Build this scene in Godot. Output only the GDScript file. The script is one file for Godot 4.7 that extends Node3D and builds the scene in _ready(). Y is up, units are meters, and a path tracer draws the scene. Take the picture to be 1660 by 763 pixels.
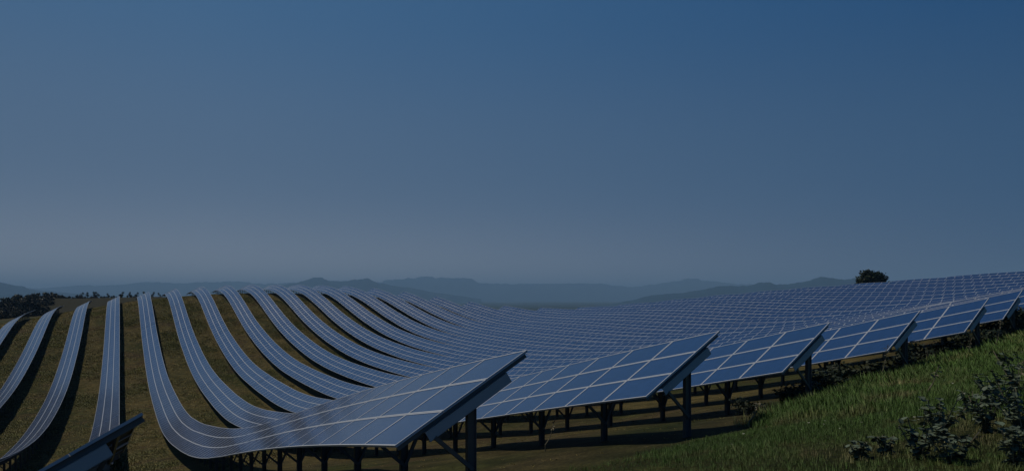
extends Node3D
# World axes: the rows of panels run along -Z (called s here), X (called n) runs across the rows, Y is up.
# The camera stands at the origin of s and n; heights are metres above its lens plus H0.

const H0 := 20.0
const ROW_PITCH := 6.45
const ROW_FIRST := 3.83
const TILT := 0.5073
const MODULE_LENGTH := 1.65
const MODULE_WIDTH := 0.985
const MODULE_STEP := 1.660
const FAR_STEP := 1.645
const LENS := 1107.0
const YAW := -0.52203

# Control heights of the slope the rows follow, every 20 m along s from -40 and along n from -60.
const SLOPE := [
	[-4.80, -2.18, 0.44, 2.99, 5.36, 7.47, 9.38, 11.03, 12.43, 13.62, 14.66, 15.62, 16.55, 17.48],
	[-6.70, -4.14, -1.51, 1.20, 3.72, 5.71, 7.33, 8.66, 9.81, 10.85, 11.87, 12.91, 13.98, 15.08],
	[-8.50, -6.13, -3.70, -0.88, 1.34, 3.25, 4.81, 5.93, 6.92, 7.93, 9.02, 10.24, 11.54, 12.89],
	[-10.24, -8.01, -5.73, -3.82, -4.10, -1.48, 0.94, 2.42, 3.62, 4.86, 6.24, 7.79, 9.42, 11.08],
	[-12.37, -11.09, -9.96, -9.11, -8.20, -5.87, -3.53, -1.63, 0.06, 1.86, 3.84, 5.86, 7.83, 9.74],
	[-14.62, -13.91, -13.24, -12.39, -10.63, -8.60, -6.68, -4.86, -2.94, -0.54, 2.23, 4.71, 6.81, 8.73],
	[-16.33, -15.63, -15.01, -14.81, -13.10, -10.84, -8.62, -6.40, -3.98, -1.05, 1.95, 4.27, 6.10, 7.74],
	[-17.42, -16.57, -15.69, -14.82, -12.82, -11.33, -9.29, -6.34, -3.15, -0.23, 2.00, 3.66, 5.03, 6.31],
	[-17.53, -16.17, -14.89, -14.08, -12.43, -10.60, -9.09, -6.17, -3.23, -0.86, 0.92, 2.27, 3.41, 4.48],
	[-16.96, -14.85, -12.77, -11.15, -9.96, -8.33, -8.03, -6.29, -4.02, -2.10, -0.65, 0.46, 1.39, 2.27],
	[-15.84, -12.74, -9.66, -7.29, -6.28, -4.79, -4.23, -3.99, -3.30, -2.54, -1.85, -1.22, -0.65, -0.09],
	[-14.45, -10.23, -5.91, -1.97, -0.35, 0.30, 0.40, -0.60, -1.58, -2.19, -2.46, -2.50, -2.42, -2.31],
	[-13.19, -9.11, -4.68, 0.31, 2.67, 2.79, 2.21, 0.84, -0.70, -1.96, -2.81, -3.38, -3.78, -4.11],
	[-11.34, -7.96, -4.45, -0.89, 1.33, 1.86, 1.39, 0.29, -1.03, -2.23, -3.23, -4.06, -4.77, -5.41],
	[-9.21, -6.54, -3.98, -1.98, -0.76, -0.32, -0.54, -1.22, -2.09, -2.99, -3.89, -4.74, -5.54, -6.32],
	[-7.81, -6.25, -4.84, -3.75, -3.01, -2.66, -2.67, -2.95, -3.43, -4.05, -4.74, -5.49, -6.25, -7.01],
	[-7.08, -6.45, -5.93, -5.51, -5.14, -4.86, -4.71, -4.72, -4.90, -5.24, -5.71, -6.30, -6.96, -7.64]]

var M := {}
var rng := RandomNumberGenerator.new()
var bumps := FastNoiseLite.new()
var patches := FastNoiseLite.new()
var rough := FastNoiseLite.new()

# ---------------------------------------------------------------- terrain

func spline_weights(u: float) -> Array:
	return [pow(1.0 - u, 3.0) / 6.0, (3.0 * u * u * u - 6.0 * u * u + 4.0) / 6.0, (-3.0 * u * u * u + 3.0 * u * u + 3.0 * u + 1.0) / 6.0, u * u * u / 6.0]


func panel_level(s: float, n: float) -> float:   # height of the low edge of the panels over a point
	var x := (clampf(s, -20.0, 260.0) + 40.0) / 20.0
	var y := (clampf(n, -40.0, 180.0) + 60.0) / 20.0
	var i := clampi(int(floor(x)), 1, 14)
	var j := clampi(int(floor(y)), 1, 11)
	var a := spline_weights(x - i)
	var b := spline_weights(y - j)
	var h := 0.0
	for p in 4:
		for q in 4:
			h += float(a[p]) * float(b[q]) * float(SLOPE[i - 1 + p][j - 1 + q])
	var over := maxf(0.0, n + 0.8 * s - 207.0)   # the hill falls away behind its crest
	h -= 0.004 * over * over * smoothstep(55.0, 100.0, n) if over < 60.0 else (14.4 + 0.48 * (over - 60.0)) * smoothstep(55.0, 100.0, n)
	return h


func bank_edge(n: float) -> float:   # how far along s the raised grass bank in front of the row ends reaches
	if n < 12.4:
		return 10.2 - 0.06 * maxf(n - 7.0, 0.0)
	if n < 13.4:
		return 9.88 + 1.6 * (n - 12.4)
	return minf(11.48 + 0.30 * (n - 13.4), 14.6 + 0.05 * (n - 24.2))


func ground_level(s: float, n: float) -> float:
	var h := panel_level(s, n) - lerpf(1.02, 1.12, smoothstep(-0.6, 1.6, s - bank_edge(n)))
	var ds := maxf(maxf(-20.0 - s, s - 260.0), 0.0)
	var dn := maxf(maxf(-40.0 - n, n - 180.0), 0.0)
	var d := sqrt(ds * ds + dn * dn)
	var plain := -75.0 + 14.0 * rough.get_noise_2d(s * 0.05, n * 0.05)
	h = lerpf(maxf(h, -40.0), plain, smoothstep(40.0, 900.0, d))
	# a second rise behind the left end of the rows
	var ridge := 0.0 + 0.20 * minf(n + 28.0, 0.0) + 0.4 * sin(n * 0.07)
	var w := exp(-pow((s - 385.0) / 55.0, 2.0)) * (1.0 - smoothstep(15.0, 60.0, n)) * smoothstep(-260.0, -140.0, n)
	h = lerpf(h, ridge, w)
	h += 0.10 * bumps.get_noise_2d(s, n) + 0.035 * bumps.get_noise_2d(s * 5.0, n * 5.0)
	return h


func place(s: float, n: float, h: float) -> Vector3:
	return Vector3(n, h + H0, -s)


func on_ground(s: float, n: float) -> Vector3:
	return place(s, n, ground_level(s, n))


func in_picture(p: Vector3) -> Vector3:   # (pixel x, pixel y, distance) in a 1660 x 763 frame, only to decide what is worth its own object
	var n := p.x
	var s := -p.z
	var depth := s * cos(YAW) - n * sin(YAW)
	var across := s * sin(YAW) + n * cos(YAW)
	if depth < 1.0:
		return Vector3(-9999, 0, 9999)
	return Vector3(830.0 + LENS * across / depth, 482.0 - LENS * (p.y - H0) / depth, depth)


# ---------------------------------------------------------------- helpers

func begin() -> SurfaceTool:
	var st := SurfaceTool.new()
	st.begin(Mesh.PRIMITIVE_TRIANGLES)
	return st


func quad(st: SurfaceTool, a: Vector3, b: Vector3, c: Vector3, d: Vector3, color := Color.WHITE) -> void:
	var nrm := (c - a).cross(b - a).normalized()
	var at := [a, b, c, a, c, d]
	var uv := [Vector2(0, 1), Vector2(0, 0), Vector2(1, 0), Vector2(0, 1), Vector2(1, 0), Vector2(1, 1)]
	for k in 6:
		st.set_normal(nrm)
		st.set_uv(uv[k])
		st.set_color(color)
		st.add_vertex(at[k])


func box(st: SurfaceTool, t: Transform3D, size: Vector3) -> void:   # a box centred on t
	var h := size * 0.5
	for axis in 3:
		for side in [-1.0, 1.0]:
			var u := Vector3.ZERO
			var v := Vector3.ZERO
			var w := Vector3.ZERO
			w[axis] = side * h[axis]
			u[(axis + 1) % 3] = h[(axis + 1) % 3]
			v[(axis + 2) % 3] = h[(axis + 2) % 3] * side
			quad(st, t * (w - u - v), t * (w - u + v), t * (w + u + v), t * (w + u - v))


func bar(st: SurfaceTool, a: Vector3, b: Vector3, wide: float, deep: float, up := Vector3.UP) -> void:
	var z := (b - a).normalized()
	var x := up.cross(z).normalized()
	var y := z.cross(x)
	box(st, Transform3D(Basis(x, y, z), (a + b) * 0.5), Vector3(wide, deep, a.distance_to(b)))


func commit(st: SurfaceTool, m: Material) -> ArrayMesh:
	var mesh := st.commit()
	mesh.surface_set_material(0, m)
	return mesh


func show_mesh(called: String, mesh: Mesh, parent: Node, t := Transform3D.IDENTITY) -> MeshInstance3D:
	var o := MeshInstance3D.new()
	o.name = called
	o.mesh = mesh
	o.transform = t
	parent.add_child(o, true)
	return o


func thing(called: String, label: String, category: String, at: Vector3, group := "") -> Node3D:
	var o := Node3D.new()
	o.name = called
	o.position = at
	add_child(o, true)
	tag(o, label, category, group)
	return o


func tag(o: Node, label: String, category: String, group := "") -> void:
	o.set_meta("label", label)
	if category:
		o.set_meta("category", category)
	if group:
		o.set_meta("group", group)


func structure(called: String, mesh: Mesh, label: String) -> MeshInstance3D:
	var o := show_mesh(called, mesh, self)
	o.set_meta("kind", "structure")
	o.set_meta("label", label)
	return o


func scatter(called: String, mesh: Mesh, where: Array, parent: Node, tints: Array = []) -> MultiMeshInstance3D:
	var mm := MultiMesh.new()
	mm.transform_format = MultiMesh.TRANSFORM_3D
	mm.use_colors = tints.size() > 0
	mm.mesh = mesh
	mm.instance_count = where.size()
	for i in where.size():
		mm.set_instance_transform(i, where[i])
		if tints.size():
			mm.set_instance_color(i, tints[i])
	var o := MultiMeshInstance3D.new()
	o.name = called
	o.multimesh = mm
	o.set_meta("kind", "stuff")
	parent.add_child(o, true)
	return o


func plain_material(color: Color, roughness: float, metallic := 0.0) -> StandardMaterial3D:
	var m := StandardMaterial3D.new()
	m.albedo_color = color.linear_to_srgb()
	m.roughness = roughness
	m.metallic = metallic
	return m


func noise_texture(seed_number: int, frequency: float, dark: Color, light: Color, size := 512) -> NoiseTexture2D:
	var f := FastNoiseLite.new()
	f.seed = seed_number
	f.frequency = frequency
	f.fractal_octaves = 5
	var ramp := Gradient.new()
	ramp.set_color(0, dark.linear_to_srgb())
	ramp.set_color(1, light.linear_to_srgb())
	var t := NoiseTexture2D.new()
	t.width = size
	t.height = size
	t.seamless = true
	t.noise = f
	t.color_ramp = ramp
	return t


# ---------------------------------------------------------------- materials

func cell_texture() -> ImageTexture:   # the silicon cells of one panel: 10 x 6, thin pale joints, fine busbars
	var w := 320
	var h := 192
	var im := Image.create(w, h, false, Image.FORMAT_RGB8)
	var r := RandomNumberGenerator.new()
	r.seed = 5
	im.fill(Color(0.30, 0.36, 0.46))
	for cx in 10:
		for cy in 6:
			var k := r.randf_range(0.93, 1.07)
			im.fill_rect(Rect2i(cx * 32 + 1, cy * 32 + 1, 31, 31), Color(0.80 * k, 0.86 * k, 0.92 * k))
			for b in [8, 23]:
				im.fill_rect(Rect2i(cx * 32 + 1, cy * 32 + b, 31, 1), Color(0.95, 0.97, 1.0))
	return ImageTexture.create_from_image(im)


func make_materials() -> void:
	var cells := cell_texture()
	for k in 3:
		var g := StandardMaterial3D.new()
		var c: Color = [Color(0.022, 0.056, 0.158), Color(0.024, 0.059, 0.163), Color(0.021, 0.054, 0.152)][k]
		g.albedo_color = c.linear_to_srgb()
		g.albedo_texture = cells
		g.roughness = 0.19
		g.metallic_specular = 0.70
		g.clearcoat_enabled = true
		g.clearcoat = 0.5
		g.clearcoat_roughness = 0.17
		M["glass_%d" % k] = g
	M.frame = plain_material(Color(0.40, 0.43, 0.48), 0.5, 0.2)
	M.backsheet = plain_material(Color(0.06, 0.062, 0.066), 0.8)
	M.rafter = plain_material(Color(0.36, 0.365, 0.37), 0.6, 0.1)
	M.steel = plain_material(Color(0.11, 0.118, 0.125), 0.55, 0.2)
	M.steel.roughness_texture = noise_texture(31, 0.02, Color(0.35, 0.35, 0.35), Color(0.9, 0.9, 0.9), 256)
	M.steel.uv1_triplanar = true
	var e := StandardMaterial3D.new()
	e.vertex_color_use_as_albedo = true
	e.albedo_texture = noise_texture(7, 0.012, Color(0.25, 0.28, 0.22), Color(1.0, 0.97, 0.95))
	e.uv1_triplanar = true
	e.uv1_world_triplanar = true
	e.uv1_scale = Vector3.ONE * 0.11
	e.detail_enabled = true
	e.detail_blend_mode = BaseMaterial3D.BLEND_MODE_MUL
	e.detail_albedo = noise_texture(8, 0.02, Color(0.15, 0.16, 0.13), Color(1.3, 1.3, 1.3))
	e.detail_uv_layer = BaseMaterial3D.DETAIL_UV_2
	e.uv2_triplanar = true
	e.uv2_world_triplanar = true
	e.uv2_scale = Vector3.ONE * 0.7
	e.roughness = 0.95
	e.metallic_specular = 0.2
	M.earth = e
	for spec in [["blade", Color(1, 1, 1)], ["leaf", Color(1, 1, 1)]]:
		var m := plain_material(spec[1], 0.6)
		m.vertex_color_use_as_albedo = true
		m.metallic_specular = 0.3
		m.backlight = Color(0.5, 0.5, 0.5)
		M[spec[0]] = m
	M.bark = plain_material(Color(0.07, 0.055, 0.04), 0.9)
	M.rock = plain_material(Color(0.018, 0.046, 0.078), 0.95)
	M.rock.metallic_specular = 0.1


# ---------------------------------------------------------------- sky

func sky_color(d: Vector3) -> Color:   # linear radiance of the air in a direction
	var el := asin(clampf(d.y, -1.0, 1.0))
	var az := atan2(d.x, -d.z) + YAW        # 0 in the middle of the view, positive to the right
	var t := 0.5 + 0.5 * cos(az + 1.05)     # 1 on the hazy side, 0 on the deep blue side
	var k := clampf((t - 0.40) / 0.48, -0.2, 1.05)
	var e := clampf(el, 0.0, 1.2)
	var low := Color(0.034, 0.072, 0.140).lerp(Color(0.395, 0.410, 0.430), k)
	var mid := Color(0.026, 0.078, 0.168).lerp(Color(0.082, 0.142, 0.236), k)
	var top := Color(0.006, 0.056, 0.162).lerp(Color(0.046, 0.120, 0.242), k)
	var c := mid.lerp(low, pow(clampf(1.0 - e / 0.24, 0.0, 1.0), 3.2)).lerp(top, smoothstep(0.16, 0.42, e))
	c = c.lerp(Color(0.016, 0.055, 0.150), smoothstep(0.40, 1.5, el))
	if el < 0.0:
		c = c.lerp(Color(0.04, 0.05, 0.05), smoothstep(0.0, 0.3, -el))
	return c * 2.17


func make_sky() -> Sky:
	var w := 512
	var h := 256
	var im := Image.create(w, h, false, Image.FORMAT_RGBF)
	for y in h:
		var el := PI * (0.5 - (y + 0.5) / h)
		for x in w:
			var az := TAU * (x + 0.5) / w
			im.set_pixel(x, y, sky_color(Vector3(sin(az) * cos(el), sin(el), -cos(az) * cos(el))))
	var m := PanoramaSkyMaterial.new()
	m.panorama = ImageTexture.create_from_image(im)
	var s := Sky.new()
	s.sky_material = m
	return s


# ---------------------------------------------------------------- ground and hills

func grid_lines(near_from: float, near_to: float, step: float, far: float) -> PackedFloat32Array:
	var a: Array = []
	var x := near_from
	while x <= near_to:
		a.append(x)
		x += step
	var g := step
	x = near_to
	while x < far:
		g *= 1.12
		x += g
		a.append(x)
	g = step
	x = near_from
	while x > -far:
		g *= 1.12
		x -= g
		a.push_front(x)
	return PackedFloat32Array(a)


func earth_color(s: float, n: float) -> Color:
	var hill := Color(0.230, 0.178, 0.072)
	var c := hill.lerp(Color(0.100, 0.106, 0.031), smoothstep(-0.25, 0.35, patches.get_noise_2d(s * 0.5, n)))
	var dirt := Color(0.135, 0.088, 0.050)
	c = c.lerp(dirt, 0.8 * smoothstep(0.15, 0.4, patches.get_noise_2d(s * 2.0 + 300.0, n * 2.0)))
	var green := Color(0.055, 0.070, 0.022)
	c = c.lerp(green, smoothstep(3.0, 8.0, n - 0.2 * s) * (1.0 - smoothstep(14.0, 22.0, s - 0.12 * n)))
	var lane := smoothstep(10.0, 13.0, s) * (1.0 - smoothstep(30.0, 60.0, s)) * smoothstep(3.0, 5.0, n) * (1.0 - smoothstep(20.0, 30.0, n))
	c = c.lerp(Color(0.140, 0.105, 0.055), 0.7 * lane * smoothstep(-0.3, 0.2, patches.get_noise_2d(s * 3.0, n * 3.0)))
	var d := maxf(maxf(s - 240.0, -60.0 - n), 0.0)
	c = c.lerp(Color(0.078, 0.070, 0.036), smoothstep(0.0, 60.0, d)).lerp(Color(0.050, 0.070, 0.028), smoothstep(160.0, 300.0, d))
	return c


func make_ground() -> void:
	var ss := grid_lines(-24.0, 262.0, 1.5, 26000.0)
	var nn := grid_lines(-70.0, 190.0, 1.5, 26000.0)
	var v := PackedVector3Array()
	var col := PackedColorArray()
	var idx := PackedInt32Array()
	for s in ss:
		for n in nn:
			v.append(on_ground(s, n))
			col.append(earth_color(s, n))
	var w := nn.size()
	for i in ss.size() - 1:
		for j in w - 1:
			var a := i * w + j
			idx.append_array([a, a + w, a + w + 1, a, a + w + 1, a + 1])
	var nrm := PackedVector3Array()
	nrm.resize(v.size())
	for k in range(0, idx.size(), 3):
		var f := (v[idx[k + 2]] - v[idx[k]]).cross(v[idx[k + 1]] - v[idx[k]])
		for q in 3:
			nrm[idx[k + q]] += f
	for k in nrm.size():
		nrm[k] = nrm[k].normalized()
	var arr := []
	arr.resize(Mesh.ARRAY_MAX)
	arr[Mesh.ARRAY_VERTEX] = v
	arr[Mesh.ARRAY_NORMAL] = nrm
	arr[Mesh.ARRAY_COLOR] = col
	arr[Mesh.ARRAY_INDEX] = idx
	var mesh := ArrayMesh.new()
	mesh.add_surface_from_arrays(Mesh.PRIMITIVE_TRIANGLES, arr)
	mesh.surface_set_material(0, M.earth)
	structure("ground", mesh, "rolling olive brown grass slope that the panel rows stand on")


func bearing(x: float) -> float:   # compass angle of a column of the photograph, from the -Z axis towards +X
	return atan((x - 830.0) / LENS) - YAW


func hill_range(label: String, distance: float, depth: float, crest: Array, seed_number: int) -> void:
	# crest: [column, rise in pixels over eye level] pairs, turned into real heights at a real distance
	var f := FastNoiseLite.new()
	f.seed = seed_number
	f.frequency = 1.0 / 900.0
	f.fractal_octaves = 4
	var v := PackedVector3Array()
	var idx := PackedInt32Array()
	var across := 12
	var columns := 0
	var x := float(crest[0][0])
	while x <= float(crest[-1][0]):
		var k := 0
		while k < crest.size() - 2 and x > float(crest[k + 1][0]):
			k += 1
		var t := (x - float(crest[k][0])) / (float(crest[k + 1][0]) - float(crest[k][0]))
		var rise := lerpf(crest[k][1], crest[k + 1][1], t * t * (3.0 - 2.0 * t) * 0.5 + t * 0.5)
		var b := bearing(x)
		var plane_depth := distance * cos(b + YAW)
		var top := plane_depth * rise / LENS
		for j in across + 1:
			var q := float(j) / across * 2.0 - 1.0
			var r := distance + q * depth
			var p := Vector2(sin(b), cos(b)) * r
			var fall := 1.0 - pow(absf(q), 1.15)
			var h := lerpf(-110.0, top, fall)
			if absf(q) > 0.01:
				h += f.get_noise_2d(p.x, p.y) * 0.45 * (top + 110.0) * minf(absf(q) * 2.0, 1.0) * (1.0 - absf(q)) - 6.0
			else:
				h += (f.get_noise_2d(p.x * 4.0, p.y * 4.0) * 0.07 + f.get_noise_2d(p.x * 15.0, p.y * 15.0) * 0.03) * (top + 60.0)
			v.append(Vector3(p.x, h + H0, -p.y))
		columns += 1
		x += 2.5
	for i in columns - 1:
		for j in across:
			var a := i * (across + 1) + j
			idx.append_array([a, a + 1, a + across + 2, a, a + across + 2, a + across + 1])
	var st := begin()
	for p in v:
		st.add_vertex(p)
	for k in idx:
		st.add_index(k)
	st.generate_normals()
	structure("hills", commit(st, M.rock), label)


func make_hills() -> void:
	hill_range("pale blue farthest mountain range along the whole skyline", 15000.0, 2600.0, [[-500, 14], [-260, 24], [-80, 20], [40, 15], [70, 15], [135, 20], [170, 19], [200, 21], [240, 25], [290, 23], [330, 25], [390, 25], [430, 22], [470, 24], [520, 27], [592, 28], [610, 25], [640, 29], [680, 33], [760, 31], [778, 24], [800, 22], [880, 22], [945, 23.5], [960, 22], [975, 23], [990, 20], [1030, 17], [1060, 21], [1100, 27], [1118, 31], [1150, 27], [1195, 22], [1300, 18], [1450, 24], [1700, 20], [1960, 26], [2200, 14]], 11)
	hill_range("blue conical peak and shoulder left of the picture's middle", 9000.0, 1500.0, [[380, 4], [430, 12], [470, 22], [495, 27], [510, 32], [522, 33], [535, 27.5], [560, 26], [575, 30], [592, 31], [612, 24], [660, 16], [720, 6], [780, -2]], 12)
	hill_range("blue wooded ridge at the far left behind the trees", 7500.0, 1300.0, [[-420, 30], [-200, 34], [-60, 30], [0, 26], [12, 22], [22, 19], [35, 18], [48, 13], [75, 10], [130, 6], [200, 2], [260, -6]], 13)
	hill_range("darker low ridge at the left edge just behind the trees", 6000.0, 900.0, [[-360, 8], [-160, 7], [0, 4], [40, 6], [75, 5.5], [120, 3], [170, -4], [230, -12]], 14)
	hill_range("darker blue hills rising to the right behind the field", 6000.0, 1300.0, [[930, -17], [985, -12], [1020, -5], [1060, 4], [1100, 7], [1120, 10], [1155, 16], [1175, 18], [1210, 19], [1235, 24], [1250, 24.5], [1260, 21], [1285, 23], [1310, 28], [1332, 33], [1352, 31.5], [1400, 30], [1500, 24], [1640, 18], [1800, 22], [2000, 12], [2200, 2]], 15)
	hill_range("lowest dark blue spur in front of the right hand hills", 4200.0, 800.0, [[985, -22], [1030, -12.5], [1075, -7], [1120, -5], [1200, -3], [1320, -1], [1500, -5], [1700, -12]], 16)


# ---------------------------------------------------------------- solar rows

var panel_meshes := []        # whole panels, three tones
var glass_meshes := []        # the same without their frames, for the nearest
var frame_mesh: ArrayMesh
var post_mesh: ArrayMesh


func make_panel_meshes() -> void:
	var l := MODULE_LENGTH * 0.5
	var w := MODULE_WIDTH * 0.5
	var b := 0.029
	var f := begin()
	var outer := [Vector3(-l, 0, -w), Vector3(l, 0, -w), Vector3(l, 0, w), Vector3(-l, 0, w)]
	var inner := [Vector3(-l + b, 0, -w + b), Vector3(l - b, 0, -w + b), Vector3(l - b, 0, w - b), Vector3(-l + b, 0, w - b)]
	var up := Vector3(0, 0.042, 0)
	var lip := Vector3(0, 0.036, 0)
	for k in 4:
		var q := (k + 1) % 4
		quad(f, outer[k] + up, inner[k] + up, inner[q] + up, outer[q] + up)
		quad(f, inner[k] + up, inner[k] + lip, inner[q] + lip, inner[q] + up)
		quad(f, outer[q], outer[k], outer[k] + up, outer[q] + up)
		quad(f, outer[k], outer[q], inner[q], inner[k])
	frame_mesh = commit(f, M.frame)
	for tone in 3:
		var g := begin()
		quad(g, inner[3] + lip, inner[0] + lip, inner[1] + lip, inner[2] + lip)
		var s := begin()
		quad(s, inner[0] + lip * 0.7, inner[3] + lip * 0.7, inner[2] + lip * 0.7, inner[1] + lip * 0.7)
		var glass := commit(g, M["glass_%d" % tone])
		s.commit(glass)
		glass.surface_set_material(1, M.backsheet)
		glass_meshes.append(glass)
		var whole := ArrayMesh.new()
		for part in [[glass, 0], [glass, 1], [frame_mesh, 0]]:
			var st := begin()
			st.append_from(part[0], part[1], Transform3D.IDENTITY)
			st.commit(whole)
			whole.surface_set_material(whole.get_surface_count() - 1, part[0].surface_get_material(part[1]))
		panel_meshes.append(whole)
	var p := begin()   # an I section, one metre high, hanging from its top
	box(p, Transform3D(Basis(), Vector3(0, -0.5, 0)), Vector3(0.140, 1.0, 0.012))
	for side in [-1.0, 1.0]:
		box(p, Transform3D(Basis(), Vector3(side * 0.076, -0.5, 0)), Vector3(0.012, 1.0, 0.110))
	post_mesh = commit(p, M.steel)


func rafter_shape(st: SurfaceTool, t: Transform3D) -> void:   # a channel under the panels, x along the row, z up the slope
	box(st, t * Transform3D(Basis(), Vector3(0, -0.180, -0.02)), Vector3(0.012, 0.19, 1.86))
	box(st, t * Transform3D(Basis(), Vector3(0.038, -0.091, -0.02)), Vector3(0.088, 0.012, 1.86))
	box(st, t * Transform3D(Basis(), Vector3(0.038, -0.269, -0.02)), Vector3(0.088, 0.012, 1.86))


func row_labels(k: int) -> String:
	var words := {
		-3: "panel row at the far left edge, only its crest showing above the black shade",
		-2: "panel row second left of the straight upright one, leaving the picture at the left edge",
		-1: "panel row curving down to the bottom left corner, just left of the straight upright one",
		0: "straight upright panel row whose dark near end juts up at the bottom left",
		1: "nearest panel row, curling up from the valley to its raised end at bottom centre",
		2: "second panel row, its cut end on a thick post right of the bottom centre",
		3: "third panel row from the front, its end channel half hiding the fourth",
		4: "fourth panel row, its stepped end above the lush green bank",
		5: "fifth panel row, ending above the dark scrub towards the right edge",
		6: "sixth panel row, the last whose cut end shows beside the right edge",
		7: "panel row cresting seventh to the right of the straight upright row",
		8: "panel row cresting eighth to the right of the straight upright row",
		9: "panel row cresting ninth to the right of the straight upright row",
		10: "panel row cresting tenth to the right of the straight upright row",
	}
	if words.has(k):
		return words[k]
	var ordinal: String = ["eleventh", "twelfth", "thirteenth", "fourteenth", "fifteenth", "sixteenth", "seventeenth", "eighteenth", "nineteenth", "twentieth", "twenty-first", "twenty-second", "twenty-third", "topmost"][k - 11]
	if k < 15:
		return "%s panel row from the front, in the dense sheet of the middle valley side" % ordinal
	if k < 20:
		return "%s panel row from the front, crossing the middle of the right hand slope" % ordinal
	return "%s panel row from the front, high up below the right hand skyline" % ordinal


func row_line(k: int, s: float, wobble: float) -> Vector3:   # the low edge of a row
	var n := ROW_FIRST + ROW_PITCH * (k - 1)
	var h := panel_level(s, n) + wobble
	if k == 0:   # this row's last tables stand a little aside and tip up out of a dip
		var bend := smoothstep(26.0, 10.0, s)
		n += 0.30 * bend
		h -= 0.10 * bend + 0.75 * smoothstep(10.7, 22.0, s) * smoothstep(64.0, 30.0, s)
	return place(s, n, h)


func solar_row(k: int, s_from: float, s_to: float) -> void:
	var n := ROW_FIRST + ROW_PITCH * (k - 1)
	var root := thing("solar_panel_row", row_labels(k), "solar panels", on_ground(s_from, n + 1.3), "rows of tilted solar panels")
	var back := root.position
	var up_slope := Vector3(cos(TILT), sin(TILT), 0)
	var s := s_from
	var columns := []          # [basis, low edge position of the column's middle]
	var edges := []
	var wobble := 0.0
	var index := 0
	while s < s_to:
		if index % 4 == 0:
			wobble = rng.randf_range(-0.018, 0.018)
		var low := row_line(k, s, wobble)
		var ahead := row_line(k, s + MODULE_STEP, wobble) - low
		var t := ahead.normalized()
		var e := (up_slope - t * up_slope.dot(t)).normalized()
		var y := e.cross(t).normalized()
		if y.y < 0.0:
			y = -y
		columns.append([Basis(t, y, e), low + t * ((MODULE_STEP * -t.z if k < 7 else FAR_STEP) / maxf(-t.z, 0.5) * 0.5)])
		edges.append([Basis(t, y, e), low])
		s += MODULE_STEP * -t.z if k < 7 else FAR_STEP   # the far rows keep their joints in line
		index += 1
	# panels: the three of each column, the largest ones in the picture as single parts
	var candidates := []
	var rest := [[], [], []]
	for c in columns:
		for r in 3:
			var b: Basis = c[0]
			var tiny := Basis(b.x, rng.randf_range(-0.002, 0.002))
			var p: Vector3 = c[1] + b.z * (0.5 * MODULE_WIDTH + r * (MODULE_WIDTH + 0.012))
			var at := Transform3D(tiny * b, p - back)
			var seen := in_picture(p)
			var tone := rng.randi() % 3
			if seen.x > -30 and seen.x < 1690 and seen.y < 790 and seen.z < 150.0:
				candidates.append([seen.z, at, tone])
			else:
				rest[tone].append(at)
	candidates.sort_custom(func(a, b): return a[0] < b[0])
	for i in candidates.size():
		var c: Array = candidates[i]
		if i >= 296:
			rest[c[2]].append(c[1])
		elif float(c[0]) < 32.0:
			var g := show_mesh("solar_panel", glass_meshes[c[2]], root, c[1])
			show_mesh("frame", frame_mesh, g)
		else:
			show_mesh("solar_panel", panel_meshes[c[2]], root, c[1])
	for tone in 3:
		if rest[tone].size():
			scatter("solar_panels", panel_meshes[tone], rest[tone], root)
	# purlins: three rails under the panels, one long bent part each
	for rail in 3:
		var st := begin()
		var d: float = [0.42, 1.5, 2.6][rail]
		for i in edges.size() - 1:
			var a: Vector3 = edges[i][1] + edges[i][0].z * d - edges[i][0].y * 0.042 + edges[i][0].x * (0.20 if i == 0 else 0.0) - back
			var b: Vector3 = edges[i + 1][1] + edges[i + 1][0].z * d - edges[i + 1][0].y * 0.042 - back
			bar(st, a, b, 0.05, 0.08, edges[i][0].y)
		show_mesh("purlin", commit(st, M.steel), root)
	# supports: post, rafter and brace under every second column
	var far_steel := begin()
	var many := 0
	for i in range(0, edges.size(), 2):
		var b: Basis = edges[i][0]
		var inset := 0.05 if i == 0 else 0.0
		var low: Vector3 = edges[i][1] + b.x * inset
		var mid := low + b.z * 1.5
		var head := mid - b.y * 0.24
		var foot := on_ground(-head.z, head.x) - Vector3(0, 0.3, 0)
		var rafter := Transform3D(b, mid - back)
		var post := Transform3D(Basis().scaled(Vector3(1, head.y - foot.y, 1)), head + b.x * 0.07 - back)
		var brace_top := low + b.z * 0.65 - b.y * 0.25 - back
		var high_top := low + b.z * 2.3 - b.y * 0.25 - back
		var brace_foot := Vector3(head.x, lerpf(foot.y, head.y, 0.42), head.z) - back
		var seen := in_picture(head)
		if seen.x > -40 and seen.x < 1700 and seen.z < 42.0:
			show_mesh("post", post_mesh, root, post)
			var r := begin()
			rafter_shape(r, rafter)
			show_mesh("rafter", commit(r, M.rafter), root)
			if i == 0:
				var rail := begin()
				box(rail, rafter * Transform3D(Basis(), Vector3(0.07, -0.045, 0.0)), Vector3(0.03, 0.088, 2.92))
				show_mesh("end_rail", commit(rail, M.steel), root)
			for top in [brace_top] if i == 0 else [brace_top, high_top]:
				var br := begin()
				bar(br, top, brace_foot, 0.05, 0.07)
				show_mesh("brace", commit(br, M.steel), root)
		else:
			far_steel.append_from(post_mesh, 0, post)
			rafter_shape(far_steel, rafter)
			bar(far_steel, brace_top, brace_foot, 0.05, 0.07)
			many += 1
	if many:
		var o := show_mesh("supports", commit(far_steel, M.steel), root)
		o.set_meta("kind", "stuff")


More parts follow.
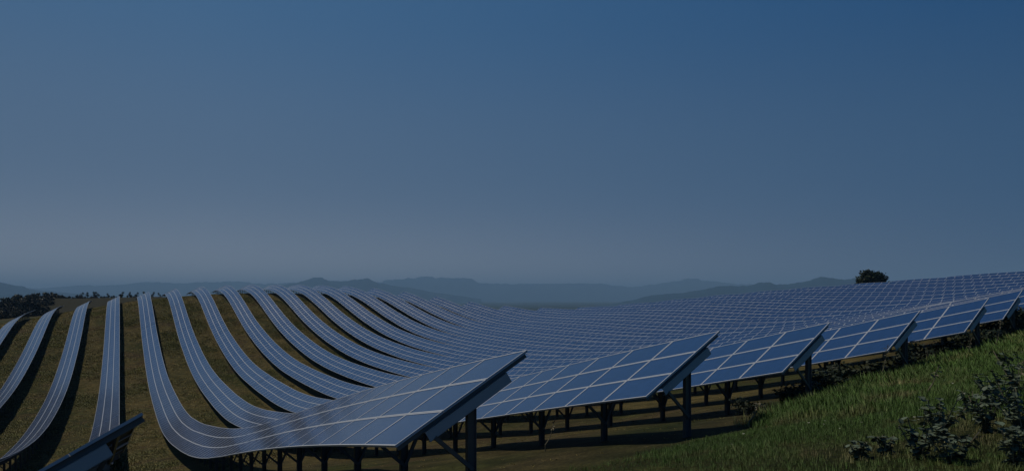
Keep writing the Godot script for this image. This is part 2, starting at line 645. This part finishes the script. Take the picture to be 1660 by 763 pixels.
func make_rows() -> void:
	var starts := {-3: 16.0, -2: 14.0, -1: 12.0, 0: 10.7, 1: 10.36, 2: 11.78, 3: 13.26, 4: 14.05, 5: 14.77, 6: 16.3}
	for k in range(-3, 25):
		var n := ROW_FIRST + ROW_PITCH * (k - 1)
		var from: float = starts[k] if starts.has(k) else 17.2 + 0.8 * (k - 7)
		if k >= 7:
			from = floor(from / FAR_STEP) * FAR_STEP
		solar_row(k, from, minf(219.0, (216.0 - n) / 0.8))


# ---------------------------------------------------------------- plants

func blade_tuft(seed_number: int, blades: int, height: float, spread: float, broad := 1.0) -> ArrayMesh:
	var r := RandomNumberGenerator.new()
	r.seed = seed_number
	var st := begin()
	for i in blades:
		var a := r.randf() * TAU
		var root := Vector3(cos(a), 0, sin(a)) * r.randf() * spread
		var lean := Vector3(cos(a + r.randf_range(-1, 1)), 0, sin(a + r.randf_range(-1, 1))) * r.randf_range(0.1, 0.55)
		var h := height * r.randf_range(0.5, 1.0)
		var face := r.randf() * TAU
		var side := Vector3(cos(face), 0, sin(face)) * r.randf_range(0.0035, 0.0075) * broad
		var p1 := root + Vector3(0, h * 0.55, 0) + lean * h * 0.35
		var p2 := root + Vector3(0, h, 0) + lean * h
		var tone := Color.WHITE * r.randf_range(0.75, 1.2)
		var nrm := (Vector3.UP + side.cross(Vector3.UP).normalized() * 0.8).normalized()
		for p in [root - side, p1 - side * 0.8, p1 + side * 0.8, root - side, p1 + side * 0.8, root + side, p1 - side * 0.8, p2, p1 + side * 0.8]:
			st.set_normal(nrm)
			st.set_color(tone)
			st.add_vertex(p)
	return commit(st, M.blade)


func make_grass() -> void:
	var r := RandomNumberGenerator.new()
	r.seed = 21
	# the bank: fine blades, taller along the row ends, short and worn towards the lower left
	var bank := [[], [], []]
	var bank_tint := [[], [], []]
	for i in 420000:
		var n := 1.5 + 62.0 * pow(r.randf(), 1.4)
		var s := r.randf_range(-2.0, 20.0)
		var wave := patches.get_noise_2d(s * 4.0, n * 4.0)
		var edge := bank_edge(n) + 0.7 * wave
		var chance := 1.0 - smoothstep(edge - 0.4, edge + 0.7, s)
		chance *= smoothstep(4.0, 8.5, n - 0.1 * s + 3.0 * patches.get_noise_2d(s * 2.0, n * 2.0))
		var p := on_ground(s, n)
		var seen := in_picture(p)
		if seen.x < -150 or seen.x > 1850 or seen.y > 960:
			continue
		var bare := smoothstep(0.10, 0.32, patches.get_noise_2d(s * 5.0 + 50.0, n * 5.0))
		chance *= 1.0 - 0.75 * bare
		chance *= clampf(15.0 / seen.z, 0.35, 1.0)
		if r.randf() > chance:
			continue
		var tall := smoothstep(edge - 4.5, edge - 0.6, s) * smoothstep(12.6, 14.5, n)
		var size := r.randf_range(0.6, 1.2) * (lerpf(0.36, 0.66, smoothstep(11.5, 14.0, n)) + 0.75 * tall) * (1.0 + 0.5 * patches.get_noise_2d(s * 7.0, n * 7.0)) * smoothstep(3.0, 13.0, n + 4.0)
		var v := r.randi() % 3
		var wide := size * clampf(seen.z / 16.0, 0.8, 1.8)
		bank[v].append(Transform3D(Basis(Vector3.UP, r.randf() * TAU).scaled(Vector3(wide, size, wide)), p))
		var dry := clampf(-0.05 + bare * 0.6 + 0.5 * patches.get_noise_2d(s * 3.0 + 90.0, n * 3.0) + r.randf_range(-0.2, 0.2), 0.0, 1.0)
		bank_tint[v].append(Color(0.062, 0.118, 0.026).lerp(Color(0.200, 0.165, 0.085), dry * 0.85) * r.randf_range(0.6, 1.9))
	for v in 3:
		var o := scatter("grass", blade_tuft(60 + v, 10, 0.30, 0.11), bank[v], self, bank_tint[v])
		tag(o, ["lush green grass on the bank at the lower right", "taller green grass mixed into the lower right bank", "thin green grass mixed into the lower right bank"][v], "grass", "grass on the bank")
	# small pale flower heads among the blades
	var flowers := []
	for i in 900:
		var n := r.randf_range(9.0, 45.0)
		var s := r.randf_range(1.0, 16.0)
		if s > bank_edge(n) - 0.8 or patches.get_noise_2d(s * 5.0, n * 5.0) < -0.05:
			continue
		var size := r.randf_range(0.012, 0.030)
		flowers.append(Transform3D(Basis(Vector3.UP, r.randf() * TAU) * Basis(Vector3.RIGHT, r.randf_range(-0.6, 0.6)).scaled(Vector3.ONE * size), on_ground(s, n) + Vector3(0, r.randf_range(0.08, 0.24), 0)))
	var head := begin()
	for k in 6:
		var a := TAU * k / 6
		quad(head, Vector3.ZERO, Vector3(cos(a - 0.35), 0.25, sin(a - 0.35)) * 0.8, Vector3(cos(a), 0.3, sin(a)) * 1.1, Vector3(cos(a + 0.35), 0.25, sin(a + 0.35)) * 0.8, Color(0.42, 0.42, 0.34))
	tag(scatter("flowers", commit(head, M.leaf), flowers, self), "tiny pale flower heads sprinkled through the green bank", "flowers")
	# the lanes between the rows
	var low := []
	var low_tint := []
	for i in 330000:
		var n := r.randf_range(-36.0, 66.0)
		var s := pow(r.randf(), 0.8) * 214.0 + 2.0
		var lane := fposmod(n - ROW_FIRST, ROW_PITCH)
		if lane < 1.4 and s > 14.0:
			continue
		if n > 3.0 and s < bank_edge(n) + 1.0 or s < 55.0 and n < -0.7 * s:
			continue
		if s < 40.0 and n > 3.0 and r.randf() < 0.75:
			continue
		var p := on_ground(s, n)
		var seen := in_picture(p)
		if seen.x < -60 or seen.x > 1720 or seen.y > 800 or (s < 90.0 and seen.x > 900.0 and seen.z > 45.0):
			continue
		var cover := patches.get_noise_2d(s * 1.3, n * 1.3)
		if r.randf() > 0.25 + 0.75 * smoothstep(-0.35, 0.25, cover):
			continue
		var size := r.randf_range(0.45, 1.2) * (0.8 + s / 190.0) * (1.0 + 0.5 * cover)
		if s < 45.0:
			size *= 0.45
		low.append(Transform3D(Basis(Vector3.UP, r.randf() * TAU).scaled(Vector3(size * 1.5, size * 0.6, size * 1.5)), p))
		low_tint.append(Color(0.270, 0.212, 0.085).lerp(Color(0.115, 0.125, 0.032), clampf(0.5 + 1.4 * cover + r.randf_range(-0.35, 0.35), 0.0, 1.0)) * r.randf_range(0.35, 1.5))
	var o := scatter("dry_grass", blade_tuft(70, 9, 0.17, 0.15, 2.0), low, self, low_tint)
	tag(o, "short dry olive grass in the lanes between the panel rows", "grass")


func leaf_cloud(seed_number: int, lobes: Array, leaves: int, leaf: float, color: Color) -> ArrayMesh:
	# lobes: [centre, radii]; small leaf faces spread through each lobe, denser towards its skin
	var r := RandomNumberGenerator.new()
	r.seed = seed_number
	var st := begin()
	for lobe in lobes:
		var tone := r.randf_range(0.75, 1.2)
		for i in leaves:
			var d := Vector3(r.randfn(), r.randfn(), r.randfn()).normalized()
			var reach := pow(r.randf(), 0.4) * (0.85 + 0.3 * sin(d.x * 7.0 + d.y * 5.0 + seed_number) * cos(d.z * 6.0))
			var p: Vector3 = lobe[0] + d * (lobe[1] as Vector3) * reach
			var x := Vector3(r.randfn(), r.randfn(), r.randfn()).normalized()
			var y := x.cross(d + Vector3(0.1, 0.3, 0.2)).normalized()
			var l := leaf * r.randf_range(0.6, 1.3)
			quad(st, p - x * l - y * l * 0.5, p - x * l * 0.2 + y * l * 0.6, p + x * l, p + x * l * 0.1 - y * l * 0.6, color * tone * r.randf_range(0.75, 1.25))
	return commit(st, M.leaf)


func trunk_mesh(height: float, radius: float, limbs: int, seed_number: int) -> ArrayMesh:
	var r := RandomNumberGenerator.new()
	r.seed = seed_number
	var st := begin()
	var runs := [[Vector3(0, -0.3, 0), Vector3(r.randf_range(-0.1, 0.1) * height, height, r.randf_range(-0.1, 0.1) * height), radius, radius * 0.5]]
	for i in limbs:
		var a := TAU * i / limbs + r.randf()
		var from: Vector3 = runs[0][1] * r.randf_range(0.55, 1.0)
		runs.append([from, from + Vector3(cos(a) * 0.55, r.randf_range(0.4, 0.8), sin(a) * 0.55) * height * 0.8, radius * 0.5, radius * 0.15])
	for run in runs:
		var z: Vector3 = (run[1] - run[0]).normalized()
		var x := z.cross(Vector3(0.3, 0.1, 1)).normalized()
		var y := z.cross(x)
		for q in 7:
			var a0 := TAU * q / 7
			var a1 := TAU * (q + 1) / 7
			var d0 := x * cos(a0) + y * sin(a0)
			var d1 := x * cos(a1) + y * sin(a1)
			quad(st, run[0] + d0 * run[2], run[1] + d0 * run[3], run[1] + d1 * run[3], run[0] + d1 * run[2])
	return commit(st, M.bark)


func at_column(x: float, distance: float) -> Vector2:   # (s, n) of a spot on a bearing
	var b := bearing(x)
	return Vector2(cos(b), sin(b)) * distance


func make_trees() -> void:
	# the big dark tree on the skyline
	var spot := at_column(1412.0, 184.0)
	var base := on_ground(spot.x, spot.y)
	var big := thing("tree", "broad dark evergreen tree standing alone on the right hand skyline", "tree", base)
	show_mesh("trunk", trunk_mesh(2.4, 0.32, 5, 3), big)
	var lift: float = H0 - 1.2 - base.y + 3.2     # crown foot just below the skyline of panels
	show_mesh("crown", leaf_cloud(4, [[Vector3(-0.6, lift + 2.8, 0), Vector3(2.6, 2.3, 2.6)], [Vector3(1.5, lift + 2.4, 0.4), Vector3(2.4, 2.1, 2.3)], [Vector3(-3.0, lift + 1.5, 0.3), Vector3(1.3, 1.3, 1.5)], [Vector3(3.3, lift + 1.5, -0.3), Vector3(1.4, 1.7, 1.6)], [Vector3(0.2, lift + 1.0, 1.0), Vector3(4.0, 1.4, 2.4)], [Vector3(2.6, lift + 3.3, 0.0), Vector3(0.9, 1.3, 0.9)], [Vector3(-1.3, lift + 3.9, 0.0), Vector3(1.0, 1.0, 1.0)]], 1700, 0.27, Color(0.015, 0.027, 0.013)), big, Transform3D(Basis().scaled(Vector3(1.16, 0.95, 1.1)), Vector3.ZERO))
	# little trees in a line on the left ridge
	var kinds := []
	for v in 3:
		kinds.append([leaf_cloud(20 + v, [[Vector3(0, 1.7, 0), Vector3([0.9, 1.3, 0.7][v], 1.1, 1.0)], [Vector3([0.6, -0.5, 0.2][v], 2.6, 0.2), Vector3(0.7, 0.7, 0.7)], [Vector3([-0.9, 0.9, -0.4][v], 1.3, 0), Vector3(0.7, 0.6, 0.6)]], 110, 0.17, Color(0.022, 0.030, 0.018)), trunk_mesh(1.5, 0.10, 3, 30 + v)])
	var words := ["leftmost small tree in the line on the left ridge", "second small tree from the left on the left ridge", "left one of the closest pair of small trees on the left ridge", "right one of the closest pair of small trees on the left ridge", "lone small tree left of the upright panel row's crest", "small tree right beside the upright panel row's crest", "bushy low tree in the gap right of the upright panel row", "middle low tree in the gap right of the upright panel row", "low tree just left of the nearest row's crest", "low tree just right of the nearest row's crest", "low tree between the crests of the nearest and second rows"]
	var xs := [131.5, 140.5, 152.0, 157.0, 174.5, 197.5, 209.0, 221.0, 233.0, 248.0, 257.0]
	var sizes := [0.92, 0.95, 1.1, 0.95, 0.75, 1.0, 0.85, 0.8, 0.95, 0.8, 0.7]
	for i in xs.size():
		var p := at_column(xs[i], 388.0 + 3.0 * (i % 3))
		var t := thing("small_tree", words[i], "tree", on_ground(p.x, p.y), "small trees on the left ridge")
		var k: Array = kinds[i % 3]
		var size := Transform3D(Basis(Vector3.UP, i * 1.3).scaled(Vector3.ONE * float(sizes[i])), Vector3.ZERO)
		show_mesh("crown", k[0], t, size)
		show_mesh("trunk", k[1], t, size)
	# the dark thicket that covers the ridge's face at the far left
	var thicket := []
	var tints := []
	var r := RandomNumberGenerator.new()
	r.seed = 77
	var bush := leaf_cloud(50, [[Vector3(0, 0.8, 0), Vector3(1.3, 0.9, 1.3)], [Vector3(0.8, 1.2, 0.3), Vector3(0.9, 0.8, 0.9)], [Vector3(-0.7, 1.1, -0.4), Vector3(0.8, 0.8, 0.8)], [Vector3(0.2, 1.9, -0.3), Vector3(0.6, 0.5, 0.6)]], 90, 0.30, Color.WHITE)
	for i in 2600:
		var x := r.randf_range(-140.0, 262.0)
		var distance := r.randf_range(255.0, 405.0)
		var p := at_column(x, distance)
		var cover := patches.get_noise_2d(p.x * 0.45, p.y * 0.45) + 0.16
		cover -= 0.9 * smoothstep(70.0, 105.0, x) * (1.0 - smoothstep(376.0, 384.0, distance))
		if distance > 318.0 and distance < 338.0 and x > 12.0:
			cover -= 0.4
		if cover < 0.0:
			continue
		var size := r.randf_range(0.45, 0.95) * (1.5 if r.randf() < 0.12 else 1.0) * (0.42 if x > 105.0 else 1.0)
		thicket.append(Transform3D(Basis(Vector3.UP, r.randf() * TAU).scaled(Vector3(size, size * r.randf_range(0.8, 1.3), size)), on_ground(p.x, p.y)))
		tints.append(Color(0.011, 0.018, 0.012) * r.randf_range(0.7, 1.3))
	var o := scatter("thicket", bush, thicket, self, tints)
	tag(o, "dark green thicket covering the rise behind the left hand rows", "bushes")
	# single round trees that stand out of the thicket
	var round_words := ["round dark tree nearest the left edge above the thicket", "wider dark tree second from the left edge above the thicket", "small dark tree third from the left edge above the thicket", "dark tree fourth from the left edge, above the leftmost row's crest", "flat dark tree where the thicket meets the ridge top"]
	var round_x := [7.0, 28.0, 46.5, 57.0, 73.0]
	var crown := leaf_cloud(55, [[Vector3(0, 2.3, 0), Vector3(1.7, 1.5, 1.7)], [Vector3(0.9, 3.0, 0), Vector3(1.1, 0.9, 1.1)], [Vector3(-0.9, 2.8, 0.2), Vector3(1.0, 0.9, 1.0)]], 150, 0.25, Color(0.024, 0.036, 0.022))
	var stem := trunk_mesh(1.6, 0.16, 3, 56)
	for i in round_x.size():
		var p := at_column(round_x[i], 372.0)
		var t := thing("round_tree", round_words[i], "tree", on_ground(p.x, p.y), "round trees in the thicket")
		var size := Transform3D(Basis(Vector3.UP, i * 2.1).scaled(Vector3.ONE * float([1.0, 1.15, 0.9, 1.0, 0.9][i])), Vector3.ZERO)
		show_mesh("crown", crown, t, size)
		show_mesh("trunk", stem, t, size)


func broad_leaf(seed_number: int) -> ArrayMesh:   # one rounded leaf, 1 unit long along z, folded at its midrib
	var r := RandomNumberGenerator.new()
	r.seed = seed_number
	var st := begin()
	var widths := [0.06, 0.34, 0.42, 0.33, 0.02]
	var tone := Color(0.095, 0.125, 0.085) * r.randf_range(0.5, 1.6)
	for i in 4:
		var z0 := i / 4.0
		var z1 := (i + 1) / 4.0
		var y0 := -0.25 * z0 * z0
		var y1 := -0.25 * z1 * z1
		for side in [-1.0, 1.0]:
			quad(st, Vector3(0, y0, z0), Vector3(0, y1, z1), Vector3(side * float(widths[i + 1]), y1 + 0.10, z1), Vector3(side * float(widths[i]), y0 + 0.10, z0), tone)
	return commit(st, M.leaf)


func make_weeds() -> void:
	var leaves := []
	for v in 4:
		leaves.append(broad_leaf(90 + v))
	var words := ["broad-leaved weed at the bottom edge, at the left end of the tall weeds", "broad-leaved weed standing behind the left weed clump", "tallest broad-leaved weed, against the right edge", "low broad-leaved weed in the bottom right corner", "broad-leaved weed just left of the tallest one", "small broad-leaved weed behind the tallest one", "broad-leaved weed at the bottom edge right of the left clump", "flat small weed in the grass at the bottom edge, leftmost of all", "flat small weed between the leftmost one and the left clump", "small upright weed alone on the bank's middle", "broad-leaved weed at the right edge, upper one above the tallest clump", "broad-leaved weed at the right edge in front of the upper one"]
	# column, distance along the ground, height, leaves
	var plants := [[1492.0, 10.4, 0.55, 120], [1518.0, 11.8, 0.60, 120], [1650.0, 12.6, 0.80, 170], [1645.0, 9.6, 0.48, 120], [1598.0, 12.2, 0.55, 120], [1622.0, 14.2, 0.60, 110], [1540.0, 10.0, 0.42, 100], [1395.0, 10.6, 0.22, 60], [1438.0, 10.8, 0.26, 60], [1575.0, 14.0, 0.40, 60], [1656.0, 15.6, 0.85, 130], [1662.0, 11.6, 0.70, 130]]
	var r := RandomNumberGenerator.new()
	r.seed = 99
	for i in plants.size():
		var p := at_column(plants[i][0], plants[i][1])
		var height: float = plants[i][2]
		var t := thing("broad_leaf_weed", words[i], "weed", on_ground(p.x, p.y), "weeds on the bank")
		var stems := []
		for k in 6:
			var a := TAU * k / 6 + r.randf()
			var lean := Vector3(cos(a), 0, sin(a)) * r.randf_range(0.2, 0.75) * height
			stems.append(lean)
			var st := begin()
			bar(st, Vector3(0, -0.05, 0), lean + Vector3(0, height * r.randf_range(0.75, 1.0), 0), 0.012, 0.012, Vector3(0.3, 0.2, 1))
			var m := st.commit()
			m.surface_set_material(0, M.stalk)
			show_mesh("stem", m, t)
		for k in int(plants[i][3]):
			var along := r.randf_range(0.05, 1.0)
			var lean: Vector3 = stems[r.randi() % stems.size()]
			var a := r.randf() * TAU
			var size := r.randf_range(0.06, 0.13)
			var b := Basis(Vector3.UP, a) * Basis(Vector3.RIGHT, r.randf_range(-0.6, 0.7))
			show_mesh("leaf", leaves[r.randi() % 4], t, Transform3D(b.scaled(Vector3.ONE * size), lean * along + Vector3(0, height * along * 0.95, 0)))


func make_scrub() -> void:   # dark bushes in the shade of the row ends
	var words := ["dark low bush in the shade under the third row's end", "small dark bush left of the third row's end post", "dark bush in the shade between the third and fourth rows", "dark spreading bush under the fourth row's end", "dark bush behind the dry stalk under the fourth row", "dark bush between the fourth and fifth row ends", "small dark bush under the fifth row's end", "dark bush right of the fifth row's end post", "low dark bush under the sixth row", "tall dark bush at the right edge under the sixth row's end", "dark bush at the right edge behind the tall one", "small dark bush at the right edge on the grass bank's crest"]
	var spots := [[1292.0, 23.0, 0.75], [1215.0, 21.0, 0.5], [1345.0, 25.0, 0.85], [1392.0, 28.0, 0.9], [1462.0, 31.0, 0.8], [1500.0, 33.5, 0.95], [1540.0, 36.0, 0.8], [1585.0, 38.0, 0.95], [1612.0, 42.0, 0.9], [1648.0, 43.0, 1.5], [1672.0, 45.0, 1.5], [1640.0, 41.0, 0.7]]
	var kinds := []
	for v in 3:
		kinds.append([leaf_cloud(140 + v, [[Vector3(0, 0.5, 0), Vector3(0.95, 0.55, 0.9)], [Vector3(0.5, 0.75, 0.1), Vector3(0.6, 0.45, 0.6)], [Vector3(-0.55, 0.6, 0.2), Vector3(0.6, 0.45, 0.55)]], 260, 0.075, Color(0.022, 0.032, 0.016)), trunk_mesh(0.5, 0.04, 4, 150 + v)])
	for i in spots.size():
		var p := at_column(spots[i][0], spots[i][1])
		var t := thing("dark_bush", words[i], "bush", on_ground(p.x, p.y), "dark bushes under the row ends")
		var k: Array = kinds[i % 3]
		var size := Transform3D(Basis(Vector3.UP, i * 1.7).scaled(Vector3(1.25, 1.0, 1.25) * float(spots[i][2])), Vector3.ZERO)
		show_mesh("crown", k[0], t, size)
		show_mesh("trunk", k[1], t, size)


func make_stalks() -> void:
	var spots := [[1429.0, 27.0, 1.35, "dry grey stalk with tattered seed head below the fourth row's end"], [1614.0, 33.0, 1.25, "thin bare stalk standing in the shade under the fifth row"], [1566.0, 30.0, 0.9, "short bare stalk left of the thin one under the fifth row"], [1215.0, 17.0, 0.6, "dry bent stalk at the left tip of the grass bank"], [884.0, 18.6, 0.85, "twiggy dry weed under the second row, left of its thick end post"], [1645.0, 16.0, 0.8, "pale dry stalk in the grass behind the tall weeds"], [1505.0, 17.5, 0.7, "thin dry stalk sticking out of the middle of the grass bank"]]
	var r := RandomNumberGenerator.new()
	r.seed = 123
	for spot in spots:
		var p := at_column(spot[0], spot[1])
		var h: float = spot[2]
		var t := thing("dry_stalk", spot[3], "dry plant", on_ground(p.x, p.y), "dry stalks by the row ends")
		var st := begin()
		var a := Vector3(0, -0.05, 0)
		for i in 5:
			var b := Vector3(0.05 * sin(i * 1.3) + 0.07 * i, h * (i + 1) / 5.0, 0.03 * i)
			bar(st, a, b, 0.022 - 0.003 * i, 0.022 - 0.003 * i, Vector3(0.3, 0.1, 1))
			a = b
		var m := st.commit()
		m.surface_set_material(0, M.stalk)
		show_mesh("stem", m, t)
		var tuft := begin()
		for i in 14:
			var q := a * r.randf_range(0.55, 1.0)
			var d := Vector3(r.randfn(), r.randfn() * 0.6, r.randfn()).normalized() * r.randf_range(0.06, 0.14)
			quad(tuft, q, q + d * 0.5 + Vector3(0.02, 0.02, 0), q + d, q + d * 0.5 - Vector3(0.02, 0.0, 0.01))
		var tm := tuft.commit()
		tm.surface_set_material(0, M.stalk)
		show_mesh("seed_head", tm, t)


# ---------------------------------------------------------------- scene

func _ready() -> void:
	rng.seed = 1
	bumps.seed = 3
	bumps.frequency = 0.08
	bumps.fractal_octaves = 3
	patches.seed = 4
	patches.frequency = 0.06
	patches.fractal_octaves = 4
	rough.seed = 6
	rough.frequency = 0.02

	var cam := Camera3D.new()
	cam.name = "camera"
	cam.projection = Camera3D.PROJECTION_FRUSTUM
	cam.near = 0.1
	cam.far = 60000.0
	cam.size = 0.1 * 763.0 / LENS
	cam.frustum_offset = Vector2(0, 0.1 * 100.5 / LENS)
	cam.position = Vector3(0, H0, 0)
	cam.rotation.y = YAW
	add_child(cam)

	var env := Environment.new()
	env.background_mode = Environment.BG_SKY
	env.sky = make_sky()
	env.tonemap_mode = Environment.TONE_MAPPER_LINEAR
	env.tonemap_exposure = 0.46
	env.fog_enabled = true
	env.fog_density = 0.000125
	env.fog_light_color = Color(0.66, 0.84, 1.0)
	env.sdfgi_enabled = true
	env.ssao_enabled = true
	env.ssil_enabled = true
	var world := WorldEnvironment.new()
	world.name = "world"
	world.environment = env
	add_child(world)

	var sun := DirectionalLight3D.new()
	sun.name = "sun"
	sun.light_energy = 1.6
	sun.light_color = Color(1.0, 0.95, 0.86)
	sun.light_angular_distance = 0.5
	sun.shadow_enabled = true
	add_child(sun)
	sun.look_at_from_position(Vector3(-0.30, 1.0, -0.60) * 100.0, Vector3.ZERO, Vector3.FORWARD)

	make_materials()
	M.stalk = plain_material(Color(0.16, 0.14, 0.09), 0.9)
	make_ground()
	make_hills()
	make_panel_meshes()
	make_rows()
	make_trees()
	make_grass()
	make_weeds()
	make_scrub()
	make_stalks()
